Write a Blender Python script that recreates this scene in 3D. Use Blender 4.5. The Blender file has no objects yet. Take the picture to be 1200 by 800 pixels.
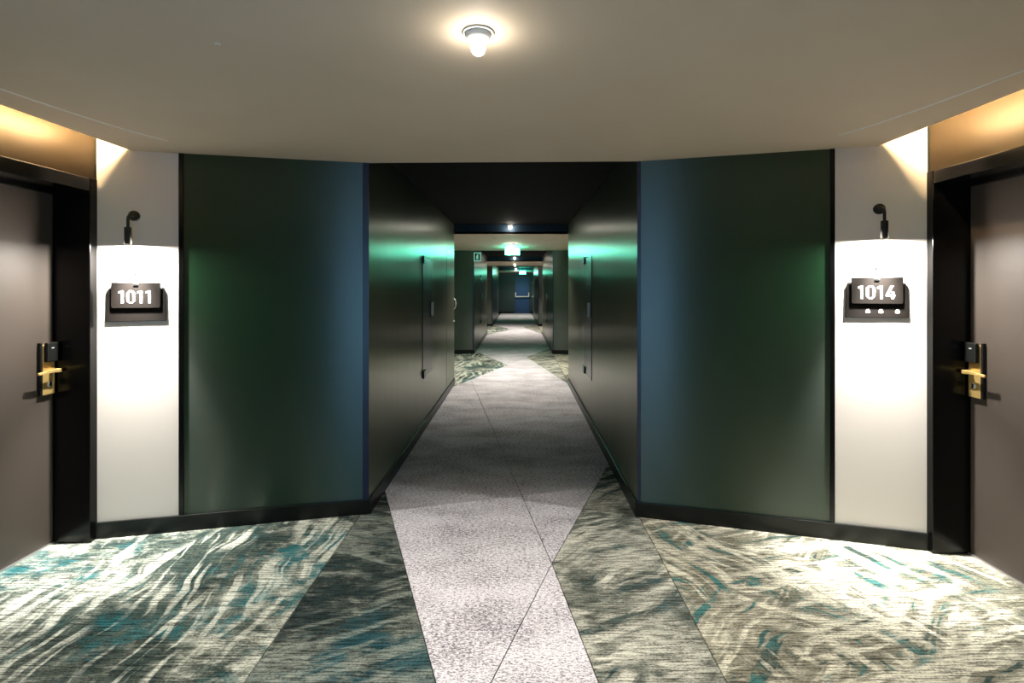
import bpy, bmesh, math
from mathutils import Vector

# ------------------------------------------------------------------ camera / world / exposure
S = bpy.context.scene
COL = S.collection
EYE = 1.548
cam_d = bpy.data.cameras.new('camera')
cam_d.sensor_fit = 'HORIZONTAL'
cam_d.sensor_width = 36.0
cam_d.lens = 18.0
cam_d.shift_x = -7.0 / 1200.0
cam_d.shift_y = -63.5 / 1200.0
cam_d.clip_start = 0.02
cam = bpy.data.objects.new('camera', cam_d)
COL.objects.link(cam)
cam.location = (0, 0, EYE)
cam.rotation_euler = (math.radians(90), 0, 0)
S.camera = cam

world = bpy.data.worlds.new('sky')
S.world = world
world.use_nodes = True
bg = world.node_tree.nodes['Background']
bg.inputs[0].default_value = (0.24, 0.52, 0.80, 1)      # dusk sky, comes in through the window behind the camera
bg.inputs[1].default_value = 5.4

S.view_settings.view_transform = 'Standard'
S.view_settings.look = 'None'
S.view_settings.gamma = 1.0
S.view_settings.use_curve_mapping = False
S.view_settings.exposure = 0.0
S.cycles.use_denoising = True
S.cycles.max_bounces = 8
S.cycles.diffuse_bounces = 5
S.cycles.glossy_bounces = 5
S.cycles.sample_clamp_indirect = 6.0
S.cycles.caustics_reflective = True

DOWN_W = 255.0     # vestibule downlight, watts
CORR_W = 180.0     # corridor downlight
WALL_W = 33.0      # wall lamp
BEAM_W = 480.0
COVE_L = 640.0      # cove strip radiance
EXIT_L = 64.0

# ------------------------------------------------------------------ materials
def principled(name, col, rough=0.5, metal=0.0, spec=0.5, emit=None, estr=0.0, coat=0.0):
    m = bpy.data.materials.new(name)
    m.use_nodes = True
    b = m.node_tree.nodes['Principled BSDF']
    b.inputs['Base Color'].default_value = (*col, 1)
    b.inputs['Roughness'].default_value = rough
    b.inputs['Metallic'].default_value = metal
    b.inputs['Specular IOR Level'].default_value = spec
    b.inputs['Coat Weight'].default_value = coat
    if emit:
        b.inputs['Emission Color'].default_value = (*emit, 1)
        b.inputs['Emission Strength'].default_value = estr
    return m

class NT:
    """small helper for node graphs"""
    def __init__(self, m):
        self.t = m.node_tree
        self.b = self.t.nodes['Principled BSDF']
    def n(self, kind, **kw):
        nd = self.t.nodes.new(kind)
        for k, v in kw.items():
            setattr(nd, k, v)
        return nd
    def l(self, a, b):
        self.t.links.new(a, b)
    def coord(self):
        return self.n('ShaderNodeTexCoord').outputs['Object']
    def mapping(self, v, scale=(1, 1, 1), rot=(0, 0, 0), loc=(0, 0, 0)):
        m = self.n('ShaderNodeMapping')
        m.inputs['Scale'].default_value = scale
        m.inputs['Rotation'].default_value = rot
        m.inputs['Location'].default_value = loc
        self.l(v, m.inputs['Vector'])
        return m.outputs[0]
    def noise(self, v, scale, detail=4, rough=0.55, dist=0.0):
        nd = self.n('ShaderNodeTexNoise')
        nd.inputs['Scale'].default_value = scale
        nd.inputs['Detail'].default_value = detail
        nd.inputs['Roughness'].default_value = rough
        nd.inputs['Distortion'].default_value = dist
        self.l(v, nd.inputs['Vector'])
        return nd.outputs['Fac']
    def ramp(self, f, a, b, lo=0.0, hi=1.0):
        nd = self.n('ShaderNodeMapRange')
        nd.interpolation_type = 'SMOOTHSTEP'
        nd.inputs['From Min'].default_value = a
        nd.inputs['From Max'].default_value = b
        nd.inputs['To Min'].default_value = lo
        nd.inputs['To Max'].default_value = hi
        self.l(f, nd.inputs['Value'])
        return nd.outputs[0]
    def mul(self, a, b):
        nd = self.n('ShaderNodeMath', operation='MULTIPLY')
        for i, x in enumerate((a, b)):
            if isinstance(x, (int, float)):
                nd.inputs[i].default_value = x
            else:
                self.l(x, nd.inputs[i])
        return nd.outputs[0]
    def add(self, a, b):
        nd = self.n('ShaderNodeMath', operation='ADD')
        for i, x in enumerate((a, b)):
            if isinstance(x, (int, float)):
                nd.inputs[i].default_value = x
            else:
                self.l(x, nd.inputs[i])
        return nd.outputs[0]
    def mix(self, f, a, b, blend='MIX'):
        nd = self.n('ShaderNodeMix', data_type='RGBA', blend_type=blend)
        if isinstance(f, (int, float)):
            nd.inputs[0].default_value = f
        else:
            self.l(f, nd.inputs[0])
        for i, x in ((6, a), (7, b)):
            if isinstance(x, tuple):
                nd.inputs[i].default_value = (*x, 1)
            else:
                self.l(x, nd.inputs[i])
        return nd.outputs[2]
    def grey(self, f):
        c = self.n('ShaderNodeCombineColor')
        for i in range(3):
            self.l(f, c.inputs[i])
        return c.outputs[0]
    def bump(self, h, strength=0.3, dist=0.004):
        nd = self.n('ShaderNodeBump')
        nd.inputs['Strength'].default_value = strength
        nd.inputs['Distance'].default_value = dist
        self.l(h, nd.inputs['Height'])
        self.l(nd.outputs[0], self.b.inputs['Normal'])

def mat_paint(name, col, rough, var=0.06, spec=0.4):
    m = principled(name, col, rough, spec=spec)
    g = NT(m)
    c = g.coord()
    f = g.ramp(g.noise(c, 1.3, 3), 0.3, 0.7, 1 - var, 1 + var)
    g.l(g.mix(1.0, col, g.grey(f), 'MULTIPLY'), g.b.inputs['Base Color'])
    g.bump(g.noise(c, 160, 2), 0.05, 0.001)
    return m

def mat_brushed(name, col, rough, metal, coat=0.0):
    """satin laminate with fine vertical streaks"""
    m = principled(name, col, rough, metal, coat=coat)
    g = NT(m)
    c = g.coord()
    s = g.noise(g.mapping(c, (38, 38, 0.25)), 1.0, 5, 0.65)
    big = g.noise(g.mapping(c, (5, 5, 0.15)), 1.0, 3)
    f = g.add(g.mul(g.ramp(s, 0.25, 0.75, 0.93, 1.07), 0.7), g.mul(g.ramp(big, 0.3, 0.7, 0.85, 1.15), 0.3))
    g.l(g.mix(1.0, col, g.grey(f), 'MULTIPLY'), g.b.inputs['Base Color'])
    g.l(g.ramp(s, 0.2, 0.8, rough - 0.02, rough + 0.02), g.b.inputs['Roughness'])
    return m

def threads(g, c):
    """fine cross-wise yarn lines and loop speckle, 0..1"""
    t1 = g.noise(g.mapping(c, (9, 95, 1)), 1.0, 4, 0.7)
    t2 = g.noise(g.mapping(c, (120, 170, 1)), 1.0, 2, 0.6)
    return t1, t2

def mat_path(name, tint):
    m = principled(name, tint, 0.95, spec=0.1)
    g = NT(m)
    c = g.coord()
    t1 = g.noise(g.mapping(c, (42, 110, 1)), 1.0, 3, 0.75)
    t2 = g.noise(g.mapping(c, (95, 190, 1)), 1.0, 2, 0.6)
    big = g.noise(g.mapping(c, (2.0, 3.6, 1)), 1.0, 4, 0.6)
    f = g.add(g.mul(t1, 0.55), g.mul(t2, 0.45))
    f = g.add(f, g.mul(g.add(big, -0.5), 0.20))
    k = g.ramp(f, 0.40, 0.56)
    dark = tuple(x * 0.17 for x in (0.88, 0.84, 0.94))
    col = g.mix(k, dark, tint)
    g.l(col, g.b.inputs['Base Color'])
    g.bump(t2, 0.25, 0.004)
    return m

def mat_frond(name, seed, cream, grey, teal, dark, teal_amt, dark_amt, stroke_amt, angles, warp=0.16):
    """woven carpet: mottled yarn with sheaves of feathery strokes laid over it in several directions"""
    m = principled(name, cream, 0.95, spec=0.1)
    g = NT(m)
    c = g.mapping(g.coord(), (1, 1, 1), (0, 0, 0), seed)
    wn = g.n('ShaderNodeTexNoise')
    wn.inputs['Scale'].default_value = 2.4
    wn.inputs['Detail'].default_value = 3
    g.l(c, wn.inputs['Vector'])
    sub = g.n('ShaderNodeVectorMath', operation='SUBTRACT')
    g.l(wn.outputs['Color'], sub.inputs[0])
    sub.inputs[1].default_value = (0.5, 0.5, 0.5)
    sc = g.n('ShaderNodeVectorMath', operation='SCALE')
    g.l(sub.outputs[0], sc.inputs[0])
    sc.inputs['Scale'].default_value = warp
    ad = g.n('ShaderNodeVectorMath', operation='ADD')
    g.l(c, ad.inputs[0])
    g.l(sc.outputs[0], ad.inputs[1])
    cw = ad.outputs[0]
    mott = g.noise(g.mapping(c, (7.0, 12.0, 1)), 1.0, 7, 0.72, 0.3)
    mott2 = g.noise(g.mapping(c, (7.0, 11.0, 1), loc=(2.2, 8.8, 0)), 1.0, 8, 0.75, 0.4)
    big = g.noise(g.mapping(c, (1.2, 1.6, 1)), 1.0, 3, 0.55, 0.4)
    big2 = g.noise(g.mapping(c, (1.7, 2.0, 1), loc=(11.3, 4.1, 0)), 1.0, 3, 0.6, 0.6)
    k = g.add(g.mul(g.add(mott, -0.5), 1.1), g.mul(g.add(big, -0.5), 0.9))
    col = g.mix(g.ramp(k, -0.16, 0.18), grey, cream)
    # near-black clouds, ragged
    dm = g.add(g.mul(big, -0.55), mott2)
    dm = g.ramp(dm, 0.44 - 0.30 * dark_amt, 0.60 - 0.30 * dark_amt)
    col = g.mix(g.mul(dm, 0.8), col, dark)
    # teal clouds
    tm = g.add(g.mul(big2, 0.75), g.mul(mott2, 0.45))
    tm = g.ramp(tm, 0.76 - 0.28 * teal_amt, 0.88 - 0.28 * teal_amt)
    col = g.mix(g.mul(tm, 0.85), col, teal)
    # sheaves of strokes
    pale = tuple(min(1, x * 1.2) for x in cream)
    for i, an in enumerate(angles):
        v = g.mapping(cw, (1, 1, 1), (0, 0, an), (3.7 * i, 1.9 * i, 0))
        st = g.noise(g.mapping(v, (1.1, 15, 1)), 1.0, 2, 0.5, 0.1)
        mask = g.noise(g.mapping(c, (1.7, 1.7, 1), loc=(5.1 * i + 1, 2.7 * i, 0)), 1.0, 1, 0.5, 0.3)
        mask = g.mul(g.ramp(mask, 0.46, 0.56), stroke_amt)
        col = g.mix(g.mul(mask, g.ramp(st, 0.52, 0.60)), col, pale)
        shade = g.mul(mask, g.ramp(st, 0.50, 0.42))
        col = g.mix(g.mul(shade, 0.55), col, grey)
        line = g.mul(mask, g.mul(g.ramp(st, 0.395, 0.365), g.ramp(mott, 0.38, 0.50)))
        col = g.mix(g.mul(line, 0.9), col, g.mix(g.ramp(big2, 0.42, 0.56), dark, teal))
    # yarn rows
    t1 = g.noise(g.mapping(c, (7, 105, 1)), 1.0, 4, 0.7)
    t2 = g.noise(g.mapping(c, (90, 150, 1)), 1.0, 2, 0.6)
    yarn = g.ramp(g.add(g.mul(t1, 0.72), g.mul(t2, 0.28)), 0.40, 0.57, 0.26, 1.25)
    col = g.mix(1.0, col, g.grey(yarn), 'MULTIPLY')
    g.l(col, g.b.inputs['Base Color'])
    g.bump(t1, 0.25, 0.004)
    return m

def aniso(m, amount, turn):
    """brushed surface: stretches highlights along the (turned) horizontal"""
    g = NT(m)
    t = g.n('ShaderNodeTangent', direction_type='RADIAL', axis='Z')
    g.l(t.outputs[0], g.b.inputs['Tangent'])
    g.b.inputs['Anisotropic'].default_value = amount
    g.b.inputs['Anisotropic Rotation'].default_value = turn

M = {}
M['ceiling'] = mat_paint('ceiling_paint', (0.69, 0.575, 0.435), 0.75, 0.03)
M['black_ceiling'] = mat_paint('black_ceiling_paint', (0.0035, 0.0035, 0.003), 0.85, 0.05, 0.15)
M['white_wall'] = mat_paint('white_wall_paint', (0.80, 0.74, 0.68), 0.7, 0.02)
M['green'] = mat_paint('green_vinyl', (0.009, 0.034, 0.015), 0.30, 0.05, 0.85)
aniso(M['green'], 0.9, 0.25)
M['olive'] = mat_brushed('olive_laminate', (0.195, 0.213, 0.148), 0.30, 0.78)
aniso(M['olive'], 0.6, 0.0)
M['core'] = principled('wall_core', (0.03, 0.05, 0.04), 0.7)
M['black'] = principled('black_lacquer', (0.003, 0.003, 0.003), 0.20, spec=0.25)
M['black_gloss'] = principled('black_gloss', (0.003, 0.003, 0.003), 0.16, spec=0.8)
M['skirting'] = principled('black_skirting', (0.005, 0.0065, 0.006), 0.32, spec=0.3)
M['blue_trim'] = principled('blue_black_trim', (0.010, 0.018, 0.055), 0.3)
M['lintel'] = principled('lintel_blue_paint', (0.006, 0.028, 0.052), 0.6)
M['door'] = mat_paint('taupe_door', (0.066, 0.053, 0.043), 0.5, 0.03)
M['bronze'] = principled('bronze_panel', (0.028, 0.0205, 0.0115), 0.42, 0.35, spec=0.15)
M['brass'] = principled('brushed_brass', (0.86, 0.60, 0.22), 0.48, 0.75)
M['dark_metal'] = principled('dark_metal', (0.012, 0.012, 0.012), 0.35, 0.3)
M['reader'] = principled('grey_plastic', (0.010, 0.011, 0.010), 0.35)
M['alu'] = principled('aluminium', (0.75, 0.74, 0.72), 0.35, 0.9)
M['steel'] = principled('brushed_steel', (0.80, 0.80, 0.78), 0.45, 0.5)
M['sign'] = principled('sign_taupe', (0.008, 0.0064, 0.0053), 0.6, spec=0.12)
M['white'] = principled('white_plastic', (0.85, 0.84, 0.82), 0.4)
M['sub'] = principled('floor_screed', (0.016, 0.016, 0.016), 0.9)
M['glassdoor'] = principled('smoked_panel', (0.035, 0.036, 0.030), 0.30, 0.4)
M['blue_door'] = mat_paint('blue_door_paint', (0.045, 0.10, 0.26), 0.4, 0.04)
M['teal_wall'] = mat_paint('dark_teal_wall', (0.055, 0.078, 0.085), 0.5, 0.04)
M['bulb'] = principled('lit_bulb', (1, 1, 1), 0.5, emit=(1.0, 0.93, 0.82), estr=110)
M['lens'] = principled('lit_lens', (1, 1, 1), 0.5, emit=(1.0, 0.90, 0.74), estr=16)
M['led'] = principled('lit_led', (1, 1, 1), 0.5, emit=(1.0, 0.68, 0.36), estr=COVE_L)
M['exit'] = principled('lit_exit_panel', (0.1, 0.6, 0.4), 0.4, emit=(0.04, 1.0, 0.66), estr=EXIT_L)
M['exit_mark'] = principled('lit_exit_mark', (0.8, 1, 0.9), 0.4, emit=(0.7, 1.0, 0.9), estr=EXIT_L)
M['path'] = mat_path('grey_path_carpet', (0.76, 0.745, 0.80))
CREAM, GREY = (0.60, 0.60, 0.48), (0.20, 0.215, 0.175)
TEAL, DARK = (0.035, 0.16, 0.165), (0.014, 0.036, 0.036)
M['frond_left'] = mat_frond('frond_carpet_left', (3.1, 1.7, 0), (0.54, 0.57, 0.49), (0.085, 0.105, 0.085), (0.02, 0.14, 0.155), DARK, 0.55, 0.86, 0.75, (-1.78, -1.45))
M['frond_left_strip'] = mat_frond('frond_carpet_left_strip', (8.4, 5.2, 0), (0.20, 0.23, 0.20), (0.040, 0.050, 0.044), (0.012, 0.06, 0.075), (0.008, 0.02, 0.022), 0.45, 0.95, 0.5, (-0.5, 0.2))
M['frond_right_strip'] = mat_frond('frond_carpet_right_strip', (1.3, 9.2, 0), (0.46, 0.47, 0.405), (0.115, 0.13, 0.11), (0.015, 0.075, 0.09), DARK, 0.30, 0.62, 0.9, (-0.75, -0.35))
M['frond_right'] = mat_frond('frond_carpet_right', (5.6, 3.3, 0), (0.53, 0.52, 0.42), (0.18, 0.177, 0.132), (0.03, 0.16, 0.16), (0.02, 0.06, 0.06), 0.30, 0.30, 1.0, (0.55, -0.8, 1.15, -0.25))
M['pane'] = principled('window_glass', (1, 1, 1), 0.05)
_t = M['pane'].node_tree
_tr = _t.nodes.new('ShaderNodeBsdfTransparent')
_gl = _t.nodes.new('ShaderNodeBsdfGlossy')
_gl.inputs['Roughness'].default_value = 0.02
_mx = _t.nodes.new('ShaderNodeMixShader')
_mx.inputs[0].default_value = 0.06
_t.links.new(_tr.outputs[0], _mx.inputs[1])
_t.links.new(_gl.outputs[0], _mx.inputs[2])
_t.links.new(_mx.outputs[0], _t.nodes['Material Output'].inputs[0])

# ------------------------------------------------------------------ mesh helpers
def link(name, me, m, parent=None):
    o = bpy.data.objects.new(name, me)
    COL.objects.link(o)
    if m is not None:
        me.materials.append(M[m] if isinstance(m, str) else m)
    if parent:
        o.parent = parent
    return o

def area2(p):
    return sum(p[i][0] * p[(i + 1) % len(p)][1] - p[(i + 1) % len(p)][0] * p[i][1] for i in range(len(p)))

def inset(p, t):
    """offset a simple polygon inwards by t"""
    if area2(p) < 0:
        p = p[::-1]
    n = len(p)
    out = []
    for i in range(n):
        a, b, c = Vector(p[i - 1]), Vector(p[i]), Vector(p[(i + 1) % n])
        d1, d2 = (b - a).normalized(), (c - b).normalized()
        n1, n2 = Vector((-d1.y, d1.x)), Vector((-d2.y, d2.x))
        k = n1 + n2
        k = k / max(k.dot(n1), 0.15)
        q = b + k * t
        out.append((q.x, q.y))
    return out

def prism_me(name, p, z0, z1):
    if area2(p) < 0:
        p = p[::-1]
    n = len(p)
    v = [(x, y, z0) for x, y in p] + [(x, y, z1) for x, y in p]
    f = [tuple(range(n - 1, -1, -1)), tuple(range(n, 2 * n))]
    f += [(i, (i + 1) % n, n + (i + 1) % n, n + i) for i in range(n)]
    me = bpy.data.meshes.new(name)
    me.from_pydata(v, [], f)
    me.update()
    return me

def prism(name, p, z0, z1, m, parent=None):
    return link(name, prism_me(name, p, z0, z1), m, parent)

def box(name, x, y, z, m, parent=None, bevel=0.0):
    o = prism(name, [(x[0], y[0]), (x[1], y[0]), (x[1], y[1]), (x[0], y[1])], z[0], z[1], m, parent)
    if bevel:
        bv = o.modifiers.new('bevel', 'BEVEL')
        bv.width = bevel
        bv.segments = 2
    return o

def boxes(name, lst, m, parent=None):
    v, f = [], []
    for x, y, z in lst:
        k = len(v)
        v += [(x[i], y[j], z[l]) for l in (0, 1) for j in (0, 1) for i in (0, 1)]
        f += [tuple(k + q for q in t) for t in ((0, 2, 3, 1), (4, 5, 7, 6), (0, 1, 5, 4), (2, 6, 7, 3), (0, 4, 6, 2), (1, 3, 7, 5))]
    me = bpy.data.meshes.new(name)
    me.from_pydata(v, [], f)
    me.update()
    return link(name, me, m, parent)

def shape_xz(name, polys, y0, y1, m, parent=None):
    """flat outlines drawn in x,z and given a thickness along y"""
    v, f = [], []
    for p in polys:
        if area2(p) < 0:
            p = p[::-1]
        k, n = len(v), len(p)
        v += [(x, y0, z) for x, z in p] + [(x, y1, z) for x, z in p]
        f += [tuple(range(k, k + n)), tuple(range(k + 2 * n - 1, k + n - 1, -1))]
        f += [(k + i, k + n + i, k + n + (i + 1) % n, k + (i + 1) % n) for i in range(n)]
    me = bpy.data.meshes.new(name)
    me.from_pydata(v, [], f)
    me.update()
    return link(name, me, m, parent)

def lathe(name, prof, m, parent=None, seg=28, loc=(0, 0, 0), rot=(0, 0, 0)):
    v, f = [], []
    for r, z in prof:
        for i in range(seg):
            a = 2 * math.pi * i / seg
            v.append((r * math.cos(a), r * math.sin(a), z))
    n = len(prof)
    for j in range(n - 1):
        for i in range(seg):
            f.append((j * seg + i, j * seg + (i + 1) % seg, (j + 1) * seg + (i + 1) % seg, (j + 1) * seg + i))
    if prof[0][0] > 1e-5:
        f.append(tuple(range(seg - 1, -1, -1)))
    if prof[-1][0] > 1e-5:
        f.append(tuple((n - 1) * seg + i for i in range(seg)))
    me = bpy.data.meshes.new(name)
    me.from_pydata(v, [], f)
    bm = bmesh.new()
    bm.from_mesh(me)
    bmesh.ops.remove_doubles(bm, verts=bm.verts, dist=1e-6)
    bmesh.ops.recalc_face_normals(bm, faces=bm.faces)
    bm.to_mesh(me)
    bm.free()
    for p in me.polygons:
        p.use_smooth = len(p.vertices) == 4
    o = link(name, me, m, parent)
    o.location = loc
    o.rotation_euler = rot
    return o

def tube(name, pts, r, m, parent=None, seg=12, closed=True):
    pts = [Vector(p) for p in pts]
    v, f = [], []
    up = Vector((0.123, 0.456, 0.88)).normalized()
    prev = None
    for i, p in enumerate(pts):
        if i == 0:
            d = pts[1] - pts[0]
        elif i == len(pts) - 1:
            d = pts[-1] - pts[-2]
        else:
            d = (pts[i + 1] - p).normalized() + (p - pts[i - 1]).normalized()
        d.normalize()
        a = (up if prev is None else prev)
        a = (a - d * a.dot(d)).normalized()
        prev = a
        b = d.cross(a)
        for k in range(seg):
            t = 2 * math.pi * k / seg
            v.append(p + (a * math.cos(t) + b * math.sin(t)) * r)
    for i in range(len(pts) - 1):
        for k in range(seg):
            f.append((i * seg + k, i * seg + (k + 1) % seg, (i + 1) * seg + (k + 1) % seg, (i + 1) * seg + k))
    f.append(tuple(range(seg - 1, -1, -1)))
    f.append(tuple((len(pts) - 1) * seg + k for k in range(seg)))
    me = bpy.data.meshes.new(name)
    me.from_pydata([tuple(x) for x in v], [], f)
    for p in me.polygons:
        p.use_smooth = len(p.vertices) == 4
    return link(name, me, m, parent)

def thing(name, label, cat, loc=(0, 0, 0), rotz=0.0, group=None):
    o = bpy.data.objects.new(name, None)
    o.empty_display_size = 0.1
    COL.objects.link(o)
    o.location = loc
    o.rotation_euler = (0, 0, rotz)
    tag(o, label, cat, group)
    return o

def tag(o, label, cat, group=None, kind=None):
    o['label'] = label
    o['category'] = cat
    if group:
        o['group'] = group
    if kind:
        o['kind'] = kind
    return o

def struct(o, label, cat):
    return tag(o, label, cat, kind='structure')

# ------------------------------------------------------------------ plan
XL, XR = -1.023, 0.808                 # corridor wall faces
OL, OR = -2.598, 2.415                 # vestibule side planes
SL, SR = 0.2250, 0.2770                # slant of the vestibule end walls
Z_V, Z_C, Z_T = 2.40, 2.55, 2.74       # vestibule ceiling, corridor ceiling, top of walls
CORR = [(3.50, 8.20), (11.94, 16.90), (20.46, 27.10)]
VEST = [(-0.30, 3.50), (8.20, 11.94), (16.90, 20.46)]
END_Y, BACK_Y = 30.4, -0.70
DYL, DYR = 0.012, -0.034               # near corners measured a little off the nominal plane

def wallpt(side, y0, X):
    """plan point at X on the slanted wall that faces the camera"""
    if side == 'left':
        return (X, y0 + DYL - SL * (XL - X))
    return (X, y0 + DYR - SR * (X - XR))

# ------------------------------------------------------------------ floor and carpet pieces
floor = box('floor', (-3.3, 3.3), (BACK_Y - 0.1, END_Y + 0.2), (-0.12, -0.008), 'sub')
struct(floor, 'dark screed floor under the pieced carpet', 'floor')

def carpet(p, m):
    prism('carpet_piece', inset(p, 0.0028), -0.008, 0.0, m, floor)

for k in range(3):
    y0, y1 = VEST[k]
    c0, c1 = CORR[k]
    lt, rt = (-0.21, y0 + 2.0), (0.19, y0 + 3.17)          # tips of the two green wedges
    le, re_ = (XL, y1 + 0.42), (XR, y1 + 1.03)             # where they run out along the corridor walls
    nxt = VEST[k + 1][0] if k < 2 else 27.1
    nl, nr = (XL, nxt - 0.26), (XR, nxt)
    nlt, nrt = (-0.21, nxt + 2.0), (0.19, nxt + 3.17)
    on = (-0.79, nxt - 0.26 + (2.26) * (XL + 0.79) / (XL + 0.21))
    carpet([le, lt, rt, on, nl], 'path')
    if k < 2:
        carpet([rt, re_, nr, nrt, nlt, on], 'path')
    else:
        carpet([rt, re_, (XR, END_Y), (XL, END_Y), nl, on], 'path')
    if k == 0:
        carpet([lt, rt, (XR - 0.1, BACK_Y), (XL + 0.1, BACK_Y)], 'path')
        yb = BACK_Y
        carpet([(XL - 0.05, yb), (XL + 0.1, yb), lt, le, (XL, y1), (XL - 0.05, y1 + 0.02)], 'frond_left_strip')
        carpet([(XR + 0.01, yb), (XR + 0.01, y1), re_, rt, (XR - 0.1, yb)], 'frond_right_strip')
    else:
        yb = y0 - 0.0
        carpet([(XL, y0 - 0.26), lt, le, (XL - 0.02, y1), (XL - 0.02, y0)], 'frond_left')
        carpet([(XR, y0), (XR + 0.01, y1), re_, rt], 'frond_right_strip')
    carpet([(XL - (0.05 if k == 0 else 0.02), yb), (XL - (0.05 if k == 0 else 0.02), y1 + 0.02), (-2.62, y1 - 0.33), (-2.84, y1 - 0.33), (-2.84, yb)], 'frond_left')
    carpet([(XR + 0.01, yb), (2.66, yb), (2.66, y1 - 0.45), (2.45, y1 - 0.45), (XR + 0.01, y1)], 'frond_right')

# ------------------------------------------------------------------ outer shell
struct(box('wall_left', (-3.3, -3.0), (BACK_Y - 0.1, END_Y + 0.2), (-0.12, 2.9), 'core'), 'outer wall behind the room doors on the 1011 side', 'wall')
struct(box('wall_right', (2.9, 3.3), (BACK_Y - 0.1, END_Y + 0.2), (-0.12, 2.9), 'core'), 'outer wall behind the room doors on the 1014 side', 'wall')
struct(box('ceiling', (-3.0, 2.9), (BACK_Y - 0.1, END_Y + 0.2), (Z_T, 2.9), 'core'), 'structural slab above the suspended ceilings', 'ceiling')

# back wall with the tall window that lets the blue dusk light in
WX0, WX1, WZ0, WZ1 = -0.80, 0.02, 0.06, 2.28
bw = boxes('wall_back', [((-3.0, WX0), (BACK_Y - 0.1, BACK_Y), (-0.008, Z_T)), ((WX1, 2.9), (BACK_Y - 0.1, BACK_Y), (-0.008, Z_T)),
                         ((WX0, WX1), (BACK_Y - 0.1, BACK_Y), (-0.008, WZ0)), ((WX0, WX1), (BACK_Y - 0.1, BACK_Y), (WZ1, Z_T))], 'teal_wall')
struct(bw, 'dark wall with a tall window at the near end of the hallway', 'wall')
win = thing('window_1', 'tall narrow window letting blue dusk light into the hallway', 'window', (0, 0, 0))
win['kind'] = 'structure'
boxes('window_frame', [((WX0, WX0 + 0.04), (BACK_Y - 0.08, BACK_Y - 0.02), (WZ0, WZ1)), ((WX1 - 0.04, WX1), (BACK_Y - 0.08, BACK_Y - 0.02), (WZ0, WZ1)),
                       ((WX0 + 0.04, WX1 - 0.04), (BACK_Y - 0.08, BACK_Y - 0.02), (WZ0, WZ0 + 0.04)), ((WX0 + 0.04, WX1 - 0.04), (BACK_Y - 0.08, BACK_Y - 0.02), (WZ1 - 0.04, WZ1))], 'dark_metal', win)

box('pane', (WX0 + 0.04, WX1 - 0.04), (BACK_Y - 0.052, BACK_Y - 0.046), (WZ0 + 0.04, WZ1 - 0.04), 'pane', win)

# ------------------------------------------------------------------ wall blocks between the vestibules
def panel(name, a, b, t, z0, z1, m, parent, out=0.0):
    """board between plan points a and b; its face lies on the line a-b (pushed out by `out`), body behind it; the visible side is the -90 degree side of a->b"""
    a, b = Vector(a), Vector(b)
    d = (b - a).normalized()
    n = Vector((d.y, -d.x))
    p = [a + n * out, b + n * out, b - n * t, a - n * t]
    return prism(name, [(q.x, q.y) for q in p], z0, z1, m, parent)

def wall_block(side, k, names):
    y0, y1 = CORR[k]
    L = side == 'left'
    xc, xo, sl = (XL, OL, SL) if L else (XR, OR, SR)
    A = wallpt(side, y0, xc)
    B = wallpt(side, y0, xo)
    C = (xc, y1)
    D = (xo, y1 + 0.35)
    far = -3.0 if L else 2.9
    outer = [A, B, (far, B[1]), (far, D[1]), D, C]
    if k == 2:
        outer = [A, B, (far, B[1]), (far, y1), C]
    core = prism('wall_' + side, inset(outer, 0.013), -0.008, Z_T, 'core')
    struct(core, names[k], 'wall')
    w1, w2 = ((-2.156, -2.130), (-1.062, XL)) if L else ((1.924, 1.948), (XR, 0.831))
    # near slanted face: white panel, black divider, green panel, corner trim
    def seg(nm, x0, x1, m, out=0.0, zb=0.098):
        p, q = wallpt(side, y0, min(x0, x1)), wallpt(side, y0, max(x0, x1))
        return panel(nm, p, q, 0.0125, zb, Z_T, m, core, out)
    seg('white_panel', xo, w1[0] if L else w1[1], 'white_wall')
    seg('divider_strip', w1[0], w1[1], 'black', 0.008)
    seg('green_panel', w1[1] if L else w1[0], w2[0] if L else w2[1], 'green')
    seg('corner_trim', w2[0], w2[1], 'blue_trim', 0.004)
    # corridor face
    ya = A[1] + 0.004
    if L:
        panel('corridor_panel', (xc, ya), (xc, y1), 0.0125, 0.098, Z_C, 'olive', core)
    else:
        panel('corridor_panel', (xc, y1), (xc, ya), 0.0125, 0.098, Z_C, 'olive', core)
    # skirting, one mitred run
    t = 0.016
    s = 1 if L else -1
    path = [B, A, C]
    n1 = Vector((A[1] - B[1], -(A[0] - B[0]))).normalized()
    if n1.y > 0:
        n1 = -n1
    n2 = Vector((s, 0))
    kk = n1 + n2
    kk = kk / kk.dot(n1)
    off = [Vector(B) + n1 * t, Vector(A) + kk * t, Vector(C) + n2 * t]
    poly = path + [(q.x, q.y) for q in reversed(off)]
    bb = prism('baseboard_' + side, poly, 0.0, 0.100, 'skirting')
    bv = bb.modifiers.new('bevel', 'BEVEL')
    bv.width = 0.003
    bv.segments = 2
    struct(bb, 'black skirting board along the ' + names[k], 'baseboard')
    return core

nL = ['green and white angled wall carrying sign 1011 and its corridor side', 'green angled wall under the extinguisher pictogram and its corridor side', 'last corridor wall facing the open door near the blue door']
nR = ['green and white angled wall carrying sign 1014 and its corridor side', 'green angled wall opposite the extinguisher pictogram and its corridor side', 'last corridor wall beside the open door near the blue door']
cores = {}
for k in range(3):
    cores['left', k] = wall_block('left', k, nL)
    cores['right', k] = wall_block('right', k, nR)

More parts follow.
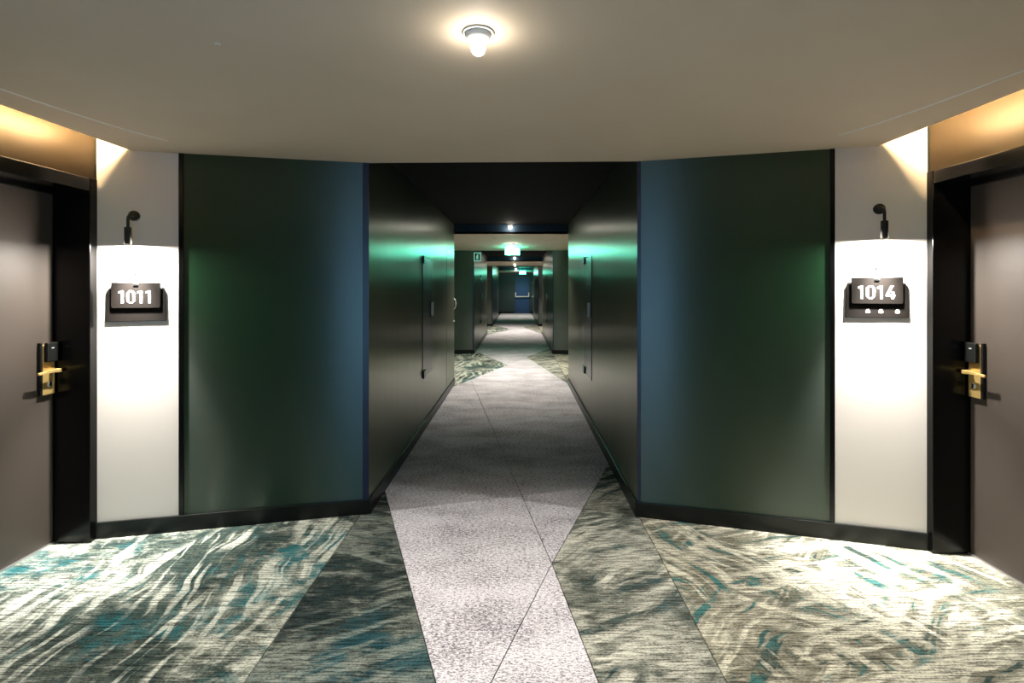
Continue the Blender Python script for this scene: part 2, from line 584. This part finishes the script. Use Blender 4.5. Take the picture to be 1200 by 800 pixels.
# ------------------------------------------------------------------ suspended ceilings
cov = {'left': -2.415, 'right': 2.175}
for k in range(3):
    y0, y1 = VEST[k]
    cy0, cy1 = CORR[k]
    pts = [wallpt('left', cy0, cov['left'] if k == 0 else OL), wallpt('left', cy0, XL), wallpt('right', cy0, XR), wallpt('right', cy0, cov['right'] if k == 0 else OR)]
    if k == 0:
        p = [(cov['left'], BACK_Y), *pts, (cov['right'], BACK_Y)]
    else:
        p = [(OL, y0 + 0.35), *pts, (OR, y0 + 0.35), (XR, y0), (XL, y0)]
    o = prism('ceiling', p, Z_V, Z_V + 0.035, 'ceiling')
    struct(o, ['smooth taupe ceiling between the doors 1011 and 1014', 'smooth taupe ceiling around the first hanging exit sign', 'smooth taupe ceiling of the farthest recess'][k], 'ceiling')
    # lintel boards at both corridor mouths
    yA, yB = wallpt('left', cy0, XL)[1], wallpt('right', cy0, XR)[1]
    prism('lintel_board', [(XL, yA - 0.02), (XR, yB - 0.02), (XR, yB), (XL, yA)], Z_V + 0.035, Z_T, 'lintel', o)
    if k > 0:
        box('lintel_board', (XL, XR), (y0, y0 + 0.02), (Z_V + 0.0005, Z_T), 'lintel', o)
    c = box('ceiling', (XL, XR), (cy0 + 0.03, cy1), (Z_C, Z_T), 'black_ceiling')
    struct(c, ['black raised ceiling of the nearest corridor stretch', 'black raised ceiling beyond the first exit sign', 'black raised ceiling in front of the blue door'][k], 'ceiling')

# bright lines of reflected light, put in as white tubes beside the cove openings
def light_arc(pts, side):
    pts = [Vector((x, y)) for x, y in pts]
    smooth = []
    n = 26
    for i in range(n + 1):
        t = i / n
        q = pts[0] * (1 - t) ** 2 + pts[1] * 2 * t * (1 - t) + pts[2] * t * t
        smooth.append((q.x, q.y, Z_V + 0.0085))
    o = tube('light_line_' + ('1' if side == 'left' else '2'), smooth, 0.0115, 'white', seg=12)
    struct(o, 'thin white tube standing in for a curved light line on the ceiling near door ' + ('1011' if side == 'left' else '1014'), 'trim')
light_arc([(-2.26, 1.7), (-2.22, 2.62), (-2.04, 2.98)], 'left')
light_arc([(2.02, 1.5), (1.98, 2.45), (1.80, 2.87)], 'right')

# ------------------------------------------------------------------ vestibule side walls and guest doors
def guest_side(side):
    L = side == 'left'
    s = 1 if L else -1                     # towards the hallway
    xo = OL if L else OR
    far = -3.0 if L else 2.9
    yj = 3.100 if L else 2.972             # reveal facing the camera
    yw = wallpt(side, 3.50, xo)[1]         # end of the white wall
    zi, zo = (2.13, 2.21) if L else (2.15, 2.225)
    xd = -2.815 if L else 2.625            # face of the leaf
    W = 0.95
    ye = yj - W
    X = lambda a, b: (min(a, b), max(a, b))
    w = boxes('wall_' + side, [
        (X(far, xo - s * 0.02), (BACK_Y, ye - 0.055), (-0.008, Z_T)),
        (X(far, xo - s * 0.02), (ye - 0.055, yw), (zo, Z_T)),
        (X(far, xd - s * 0.05), (ye - 0.055, yw), (-0.008, zo))], 'core')
    struct(w, 'side wall around guest door ' + ('1011' if L else '1014'), 'wall')
    box('transom_panel', X(xo - s * 0.02, xo - s * 0.008), (BACK_Y, yw - 0.004), (zo, Z_T), 'bronze', w)
    box('side_panel', X(xo - s * 0.02, xo - s * 0.008), (BACK_Y, ye - 0.055), (0.0, zo), 'bronze', w)
    d = thing('door_1' if L else 'door_2', 'taupe guest room door in a glossy black frame beside sign ' + ('1011' if L else '1014'), 'door', (0, 0, 0))
    d['kind'] = 'structure'
    xb = xd - s * 0.05
    box('door_jamb', X(xb, xo + s * 0.006), (yj, yw - 0.002), (0, zo), 'black', d, 0.003)
    box('door_jamb', X(xb, xo + s * 0.006), (ye - 0.055, ye), (0, zo), 'black', d, 0.003)
    box('door_head', X(xb, xo + s * 0.006), (ye, yj), (zi, zo), 'black_gloss', d, 0.005)
    box('door_stop', X(xd, xd + s * 0.03), (ye, yj), (zi - 0.022, zi), 'black', d, 0.002)
    leaf = box('door_leaf', X(xb + s * 0.004, xd), (ye + 0.003, yj - 0.003), (0.012, zi - 0.003), 'door', d)
    box('threshold', X(xb, xd + s * 0.016), (ye, yj - 0.002), (0.0, 0.010), 'alu', d)
    # electronic lock: thing > part > sub-part
    y0, y1 = (3.012, 3.090) if L else (2.884, 2.962)
    zb, zm, zt = (0.910, 1.105, 1.220) if L else (0.918, 1.118, 1.232)
    zl = 1.050 if L else 1.062
    lock = box('lock', X(xd, xd + s * 0.020), (y0, y1), (zb, zt - 0.012), 'brass', d, 0.003)
    box('lock_housing', X(xd, xd + s * 0.0195), (y0 - 0.014, y0), (zb, zt), 'dark_metal', lock, 0.002)
    box('card_reader', X(xd + s * 0.020, xd + s * 0.044), (y0 + 0.006, y1), (zm, zt), 'reader', lock, 0.006)
    box('card_slot', X(xd + s * 0.044, xd + s * 0.0455), (y0 + 0.030, y0 + 0.046), (zt - 0.036, zt - 0.030), 'steel', lock)
    lathe('lever_hub', [(0.013, 0.0), (0.013, 0.035), (0.010, 0.05)], 'brass', lock, 20, (xd + s * 0.019, y1 - 0.022, zl), (0, s * math.pi / 2, 0))
    lv = bmesh.new()
    prof = [(y1 - 0.006, 0.0), (y1 - 0.05, 0.001), (y1 - 0.10, 0.0), (y1 - 0.150, -0.004)]
    rings = []
    for i, (yy, dz) in enumerate(prof):
        h = 0.011 - 0.0012 * i
        xx = xd + s * (0.062 - 0.004 * (i == 3))
        t = s * 0.006
        rings.append([lv.verts.new((xx + a * t, yy, zl + dz + b * h)) for a, b in ((-1, -1), (1, -1), (1, 1), (-1, 1))])
    for a, b in zip(rings, rings[1:]):
        for i in range(4):
            lv.faces.new((a[i], a[(i + 1) % 4], b[(i + 1) % 4], b[i]))
    lv.faces.new(rings[0]); lv.faces.new(rings[-1][::-1])
    bmesh.ops.recalc_face_normals(lv, faces=lv.faces)
    me = bpy.data.meshes.new('lever'); lv.to_mesh(me); lv.free()
    o = link('lever', me, 'brass', lock)
    bv = o.modifiers.new('bevel', 'BEVEL'); bv.width = 0.003; bv.segments = 2
    lathe('key_rosette', [(0.017, 0.0), (0.017, 0.003), (0.013, 0.006)], 'steel', lock, 20, (xd + s * 0.0195, y1 - 0.034, zl - 0.078), (0, s * math.pi / 2, 0))
    boxes('keyhole', [(X(xd + s * 0.0255, xd + s * 0.0268), (y1 - 0.040, y1 - 0.028), (zl - 0.090, zl - 0.066))], 'dark_metal', lock)
    # cove strip tucked on the edge of the ceiling board
    xs = cov[side] + s * 0.014
    strip = boxes('cove_light', [(X(xs, xs + s * 0.012), (0.4, yw - 0.10), (Z_V + 0.037, Z_V + 0.060))], 'led')
    tag(strip, 'warm light strip above the ceiling edge at the door ' + ('whose sign has no pictograms' if L else 'whose sign has three pictograms'), 'light strip')
    strip.location.z += 0.0
    # board closing the cove towards the ceiling void
    box('cove_back', X(cov[side] + s * 0.16, cov[side] + s * 0.17), (BACK_Y, yw + (0.03 if L else 0.0)), (Z_V + 0.035, Z_T), 'white_wall', w)
guest_side('left')
guest_side('right')

# side walls of the farther recesses
for k in (1, 2):
    y0, y1 = VEST[k]
    for side, x in (('left', (-3.0, OL)), ('right', (OR, 2.9))):
        yy = wallpt(side, y1 if k == 2 else CORR[1][0], OL if side == 'left' else OR)[1]
        o = box('wall_' + side, x, (y0 + 0.35, yy), (-0.008, Z_T), 'bronze')
        struct(o, 'bronze side wall of the %s recess on the %s side' % (('first far', 'last far')[k - 1], ('1011', '1014')[side == 'right']), 'wall')

# ------------------------------------------------------------------ wall lamps
def wall_lamp(side, X, z, label):
    x, y = wallpt(side, 3.50, X)
    a = math.atan(SL) if side == 'left' else -math.atan(SR)
    t = thing('wall_lamp', label, 'lamp', (x, y, z), a, 'black wall lamps above the room signs')
    lathe('rosette', [(0.032, 0.0), (0.032, 0.012), (0.029, 0.015)], 'dark_metal', t, 28, (0, 0, 0), (math.pi / 2, 0, 0))
    pts = [(0, -0.012, 0.0), (0, -0.045, 0.0)]
    for i in range(9):
        q = math.pi / 2 * i / 8
        pts.append((0, -0.045 - 0.035 * math.sin(q), -0.035 + 0.035 * math.cos(q)))
    pts.append((0, -0.08, -0.085))
    tube('arm', pts, 0.0085, 'dark_metal', t, 14)
    zc = -0.080
    lathe('shade', [(0.0, zc), (0.0185, zc), (0.0195, zc - 0.002), (0.0195, zc - 0.104), (0.0170, zc - 0.104), (0.0170, zc - 0.088), (0.0, zc - 0.088)], 'dark_metal', t, 28, (0, -0.08, 0))
    lathe('lamp_lens', [(0.0, zc - 0.094), (0.0165, zc - 0.094), (0.0165, zc - 0.100), (0.0, zc - 0.101)], 'lens', t, 24, (0, -0.08, 0))
    ld = bpy.data.lights.new('wall_lamp_light', 'AREA')
    ld.shape = 'DISK'
    ld.size = 0.032
    ld.energy = WALL_W
    ld.color = (1.0, 0.955, 0.89)
    lo = bpy.data.objects.new('wall_lamp_light', ld)
    COL.objects.link(lo)
    lo.parent = t
    lo.location = (0, -0.08, zc - 0.1055)
    sd = bpy.data.lights.new('wall_lamp_beam', 'SPOT')
    sd.energy = BEAM_W
    sd.spot_size = math.radians(56)
    sd.spot_blend = 1.0
    sd.shadow_soft_size = 0.012
    sd.color = (1.0, 0.955, 0.89)
    so = bpy.data.objects.new('wall_lamp_beam', sd)
    COL.objects.link(so)
    so.parent = t
    so.location = (0, -0.08, zc - 0.107)
    return t
wall_lamp('left', -2.398, 1.994, 'black downward wall lamp above the sign without pictograms, 1011')
wall_lamp('right', 2.176, 2.019, 'black downward wall lamp above the sign with three pictograms, 1014')

# ------------------------------------------------------------------ room signs
def digit(ch, w, h):
    """stencil digits as outlines, origin at lower left"""
    if ch == '1':
        s = 0.36 * w
        return [[(w * 0.45, 0), (w * 0.45 + s, 0), (w * 0.45 + s, h), (w * 0.50, h), (w * 0.05, h * 0.90), (w * 0.05, h * 0.80), (w * 0.45, h * 0.80)]]
    if ch == '0':
        r = 0.30 * w
        b = 0.29 * w
        left = [(0, r), (r, 0), (w * 0.5, 0), (w * 0.5, h * 0.1), (b, h * 0.1), (b, h * 0.9), (w * 0.5, h * 0.9), (w * 0.5, h), (r, h), (0, h - r)]
        return [left, [(w - x, z) for x, z in left]]
    if ch == '4':
        return [[(0, h * 0.20), (w * 0.95, h * 0.20), (w * 0.95, h * 0.32), (w * 0.30, h * 0.32), (w * 0.78, h), (w * 0.50, h), (0, h * 0.32)],
                [(w * 0.56, 0), (w * 0.84, 0), (w * 0.84, h * 0.20), (w * 0.56, h * 0.20)], [(w * 0.56, h * 0.32), (w * 0.84, h * 0.32), (w * 0.84, h * 0.56), (w * 0.56, h * 0.50)]]

def room_sign(side, X, zb, number, label, dots):
    x, y = wallpt(side, 3.50, X)
    a = math.atan(SL) if side == 'left' else -math.atan(SR)
    t = thing('room_sign', label, 'sign', (x, y, zb), a, 'room number signs')
    back = shape_xz('back_plate', [[(-0.168, 0), (0.168, 0.004), (0.163, 0.19), (0.150, 0.203), (-0.150, 0.203), (-0.163, 0.19)]], -0.006, -0.001, 'sign', t)
    front = shape_xz('front_plate', [[(-0.128, 0.085), (0.128, 0.085), (0.136, 0.093), (0.136, 0.245), (-0.136, 0.245), (-0.136, 0.093)]], -0.0125, -0.0085, 'sign', t)
    for o in (back, front):
        bv = o.modifiers.new('bevel', 'BEVEL'); bv.width = 0.003; bv.segments = 2
    for px in (-0.1, 0.1):
        lathe('spacer', [(0.006, 0), (0.006, 0.004)], 'dark_metal', t, 12, (px, -0.0052, 0.15), (math.pi / 2, 0, 0))
    h = 0.078
    ws = {'1': 0.036, '0': 0.047, '4': 0.050}
    gap = 0.010
    tot = sum(ws[c] for c in number) + gap * 3
    u = -tot / 2 - 0.004
    for c in number:
        w = ws[c]
        shape_xz('digit', [[(u + px, 0.116 + pz) for px, pz in poly] for poly in digit(c, w, h)], -0.0133, -0.0123, 'white', front)
        u += w + gap
    # clip and hook for a door tag
    boxes('clip', [((-0.013, 0.013), (-0.0150, -0.004), (0.232, 0.262)), ((0.011, 0.014), (-0.010, -0.007), (0.262, 0.30))], 'white', t)
    boxes('clip_jaw', [((-0.014, 0.012), (-0.0160, -0.0150), (0.226, 0.240))], 'dark_metal', t)
    tube('hook', [(-0.004, -0.001, 0.312), (-0.004, -0.006, 0.311), (-0.004, -0.008, 0.300), (-0.005, -0.007, 0.288)], 0.0045, 'dark_metal', t, 8)
    for q in dots:
        shape_xz('pictogram', [[(q - 0.010, 0.030), (q + 0.010, 0.030), (q + 0.012, 0.040), (q + 0.004, 0.052), (q - 0.006, 0.052), (q - 0.012, 0.040)]], -0.0072, -0.0058, 'white', back)
    return t
room_sign('left', -2.386, 1.333, '1011', 'taupe metal room sign with white number 1011', ())
room_sign('right', 2.163, 1.363, '1014', 'taupe metal room sign with white number 1014 over three pictograms', (-0.047, 0.022, 0.108))

# ------------------------------------------------------------------ ceiling lamps
def downlight(name, label, x, y, z, watts, spread, cat='ceiling light', group=None, blend=0.9):
    t = thing(name, label, cat, (x, y, z), 0, group)
    lathe('flange', [(0.0, 0.0), (0.052, 0.0), (0.054, -0.003), (0.050, -0.006), (0.0, -0.007)], 'white', t, 32)
    lathe('reflector_cup', [(0.044, -0.006), (0.040, -0.018), (0.028, -0.032), (0.022, -0.034), (0.020, -0.030), (0.0, -0.030)], 'white', t, 32)
    prof = []
    for i in range(11):
        q = math.pi * i / 10
        prof.append((0.024 * math.sin(q), -0.053 - 0.024 * math.cos(q)))
    b = lathe('bulb', [(max(r, 0.0), zz) for r, zz in prof], 'bulb', t, 20)
    ld = bpy.data.lights.new('downlight_beam', 'SPOT')
    ld.energy = watts
    ld.spot_size = math.radians(spread)
    ld.spot_blend = blend
    ld.shadow_soft_size = 0.02
    ld.color = (1.0, 0.895, 0.78)
    lo = bpy.data.objects.new('downlight_beam', ld)
    COL.objects.link(lo)
    lo.parent = t
    lo.location = (0, 0, -0.085)
    return t
gv = 'taupe ceiling downlights'
downlight('ceiling_light', 'lit white downlight on taupe ceiling between doors 1011 and 1014', -0.133, 1.713, Z_V, DOWN_W, 104, group=gv)
downlight('ceiling_light', 'lit white downlight on taupe ceiling just before the first exit sign', -0.116, 9.93, Z_V, DOWN_W * 1.3, 125, group=gv)
downlight('ceiling_light', 'lit white downlight on the farthest taupe ceiling strip', -0.11, 18.6, Z_V, DOWN_W * 1.3, 125, group=gv)
gc = 'black ceiling downlights'
downlight('ceiling_light', 'lit white downlight on black ceiling washing the first blue lintel', -0.122, 8.125, Z_C, CORR_W, 120, group=gc, blend=0.8)
downlight('ceiling_light', 'lit white downlight on black ceiling below the first exit sign', -0.115, 16.825, Z_C, CORR_W, 120, group=gc, blend=0.8)
downlight('ceiling_light', 'added white downlight on pale ceiling strip, brightening the blue door', 0.2, 29.2, Z_V, 70, 150, group=gv)  # extra lamp, added only to brighten the blue door and end wall
downlight('ceiling_light', 'lit white downlight on black ceiling close to the second exit sign', -0.11, 27.03, Z_C, CORR_W, 120, group=gc, blend=0.8)

# ------------------------------------------------------------------ exit signs
def exit_sign(label, x, y, z0, z1, zc, w):
    t = thing('exit_sign', label, 'sign', (x, y, zc), 0, 'green exit signs')
    hw = w / 2
    boxes('housing', [((-hw, hw), (-0.018, 0.018), (z1 - zc, z1 - zc + 0.02))], 'white', t)
    if zc - z1 > 0.03:
        for px in (-hw * 0.7, hw * 0.7):
            tube('rod', [(px, 0, z1 - zc + 0.02), (px, 0, 0)], 0.004, 'steel', t, 8)
    p = boxes('light_panel', [((-hw, hw), (-0.006, 0.006), (z0 - zc, z1 - zc))], 'exit', t)
    h = z1 - z0
    m = (z0 - zc)
    figs = [[(-0.10, m + 0.15 * h), (-0.05, m + 0.15 * h), (-0.05, m + 0.85 * h), (-0.10, m + 0.85 * h)],
            [(0.0, m + 0.62 * h), (0.035, m + 0.70 * h), (0.02, m + 0.40 * h), (0.05, m + 0.15 * h), (0.03, m + 0.13 * h), (-0.005, m + 0.40 * h)],
            [(0.075, m + 0.42 * h), (0.10, m + 0.42 * h), (0.10, m + 0.3 * h), (0.13, m + 0.5 * h), (0.10, m + 0.7 * h), (0.10, m + 0.58 * h), (0.075, m + 0.58 * h)]]
    shape_xz('pictogram', figs, -0.0075, -0.006, 'exit_mark', p)
    return t
exit_sign('lit green exit sign hanging beside the extinguisher pictogram', -0.12, 10.90, 2.238, 2.38, Z_V, 0.305)
exit_sign('lit green exit sign hanging in front of the blue door', 0.24, 26.6, 2.24, 2.40, Z_C, 0.305)

# ------------------------------------------------------------------ extinguisher pictogram, projecting from the corner
t = thing('pictogram_sign', 'small square white framed black extinguisher pictogram on the wall corner', 'sign', (-0.945, 11.90, 2.15))
shape_xz('frame', [[(-0.085, 0), (0.085, 0), (0.085, 0.21), (-0.085, 0.21)]], 0.0, 0.012, 'white', t)
shape_xz('face', [[(-0.056, 0.028), (0.056, 0.028), (0.056, 0.182), (-0.056, 0.182)]], -0.003, -0.0002, 'black', t)
shape_xz('pictogram', [[(-0.028, 0.045), (0.028, 0.045), (0.028, 0.125), (0.012, 0.145), (0.035, 0.160), (0.030, 0.172), (-0.012, 0.165), (-0.012, 0.145), (-0.028, 0.125)]], -0.005, -0.0028, 'white', t)
boxes('bracket', [((-0.075, -0.05), (0.012, 0.060), (0.08, 0.13))], 'white', t)

# ------------------------------------------------------------------ flush cabinets in the corridor walls
def cabinet(side, ya, yb, z0, z1, hinge_near, label):
    s = 1 if side == 'left' else -1
    xw = XL if side == 'left' else XR
    X = lambda a, b: (min(xw + s * a, xw + s * b), max(xw + s * a, xw + s * b))
    t = thing('hose_cabinet', label, 'cabinet', (0, 0, 0), 0, 'flush corridor cabinets')
    boxes('cabinet_frame', [(X(0.0002, 0.003), (ya - 0.006, ya), (z0 - 0.006, z1 + 0.006)), (X(0.0002, 0.003), (yb, yb + 0.006), (z0 - 0.006, z1 + 0.006)),
                            (X(0.0002, 0.003), (ya, yb), (z0 - 0.006, z0)), (X(0.0002, 0.003), (ya, yb), (z1, z1 + 0.006))], 'black', t)
    d = box('cabinet_door', X(0.0002, 0.006), (ya + 0.004, yb - 0.004), (z0 + 0.004, z1 - 0.004), 'glassdoor', t)
    yh = (ya - 0.01, ya + 0.13) if hinge_near else (yb - 0.13, yb + 0.01)
    for zc in (z0 + 0.03, z1 - 0.03):
        box('hinge', X(0.006, 0.022), yh, (zc - 0.042, zc + 0.042), 'dark_metal', t, 0.003)
    yc = yb - 0.10 if hinge_near else ya + 0.10
    box('handle_plate', X(0.006, 0.012), (yc - 0.065, yc + 0.065), (1.205, 1.385), 'dark_metal', d)
    box('handle', X(0.012, 0.030), (yc - 0.045, yc + 0.045), (1.215, 1.375), 'white', d, 0.004)
    return t
cabinet('left', 5.48, 6.09, 0.58, 1.875, True, 'tall flush cabinet hinged on the edge towards the room doors, in nearest corridor wall')
cabinet('right', 5.60, 6.23, 0.53, 1.895, False, 'tall flush cabinet hinged on the edge towards the exit sign, in nearest corridor wall')
cabinet('left', 13.9, 14.5, 0.58, 1.88, True, 'tall flush cabinet in the corridor wall beneath the extinguisher pictogram')
cabinet('right', 13.9, 14.5, 0.58, 1.88, False, 'tall flush cabinet in the corridor wall opposite the extinguisher pictogram')

# flush service door at the end of the first corridor wall
d = thing('door_3', 'flush olive service door with a curved steel pull handle', 'door', (0, 0, 0))
d['kind'] = 'structure'
leaf = box('door_leaf', (XL + 0.0002, XL + 0.003), (7.32, 8.19), (0.105, 2.10), 'olive', d)
pts = []
for i in range(13):
    q = math.pi * i / 12
    pts.append((XL + 0.003 + 0.034 * math.sin(q), 8.12, 1.285 + 0.085 * math.cos(q)))
tube('pull_handle', pts, 0.007, 'steel', leaf, 12)
lathe('lock_cylinder', [(0.014, 0), (0.014, 0.012), (0.010, 0.014)], 'steel', leaf, 16, (XL + 0.003, 8.12, 1.01), (0, math.pi / 2, 0))

# sprinkler head on the second taupe ceiling
t = thing('sprinkler_head', 'tiny brass sprinkler head on taupe ceiling near first exit sign', 'sprinkler', (-0.40, 8.74, Z_V))
lathe('escutcheon', [(0.0, 0.0), (0.025, 0.0), (0.022, -0.005), (0.0, -0.006)], 'white', t, 20)
lathe('nozzle', [(0.007, -0.006), (0.006, -0.02), (0.013, -0.024), (0.013, -0.027), (0.0, -0.028)], 'brass', t, 16)
# two small ceiling marks beside the downlight: a detector dot pair
t = thing('ceiling_sensor', 'tiny pale sensor dot on the taupe ceiling towards door 1011', 'sensor', (-1.05, 1.79, Z_V))
lathe('sensor_ring', [(0.0, 0.0), (0.011, 0.0), (0.009, -0.003), (0.0, -0.004)], 'white', t, 16)
lathe('sensor_eye', [(0.004, -0.004), (0.003, -0.007), (0.0, -0.008)], 'ceiling', t, 12)

# ------------------------------------------------------------------ far end: end wall, blue door, open door
c = box('ceiling', (OL, OR), (27.1, END_Y), (Z_V, Z_V + 0.035), 'ceiling')
struct(c, 'pale ceiling strip right in front of the blue door', 'ceiling')
box('lintel_board', (OL, OR), (27.1, 27.12), (Z_V + 0.035, Z_T), 'lintel', c)
ew = box('wall_back', (-3.0, 2.9), (END_Y, END_Y + 0.2), (-0.008, Z_T), 'teal_wall')
struct(ew, 'dark teal end wall around the blue door', 'wall')
for xa, xb in ((-3.0, -0.20), (0.69, 2.9)):
    struct(box('baseboard_back', (xa, xb), (END_Y - 0.016, END_Y), (0, 0.10), 'skirting'), 'black skirting on the end wall %s of the blue door' % ('clear' if xa < -1 else 'hinge side'), 'baseboard')
d = thing('door_4', 'blue fire door with a white push bar in the end wall', 'door', (0, 0, 0))
d['kind'] = 'structure'
boxes('door_frame', [((-0.22, -0.17), (END_Y - 0.03, END_Y), (0, 2.2)), ((0.67, 0.71), (END_Y - 0.03, END_Y), (0, 2.2)), ((-0.17, 0.67), (END_Y - 0.03, END_Y), (2.15, 2.2))], 'teal_wall', d)
leaf = box('door_leaf', (-0.168, 0.668), (END_Y - 0.02, END_Y), (0.012, 2.148), 'blue_door', d)
boxes('push_bar', [((-0.15, 0.65), (END_Y - 0.13, END_Y - 0.09), (0.97, 1.03)), ((-0.17, -0.11), (END_Y - 0.12, END_Y - 0.02), (0.98, 1.24)), ((0.61, 0.67), (END_Y - 0.12, END_Y - 0.02), (0.98, 1.24))], 'white', leaf)
d = thing('door_5', 'open door leaf with a pale edge and closer arm near the blue door', 'door', (0, 0, 0))
d['kind'] = 'structure'
leaf = box('door_leaf', (0.815, 0.865), (27.16, 28.06), (0.012, 2.05), 'teal_wall', d)
box('door_edge', (0.812, 0.868), (27.148, 27.158), (0.012, 1.76), 'white', d)
boxes('closer_arm', [((0.80, 1.05), (27.13, 27.147), (1.63, 1.655)), ((0.74, 0.812), (27.13, 27.147), (1.80, 1.82))], 'steel', d)
lathe('door_knob', [(0.02, 0), (0.02, 0.03), (0.028, 0.04), (0.028, 0.06), (0.0, 0.065)], 'steel', leaf, 16, (0.815, 27.25, 1.05), (0, -math.pi / 2, 0))
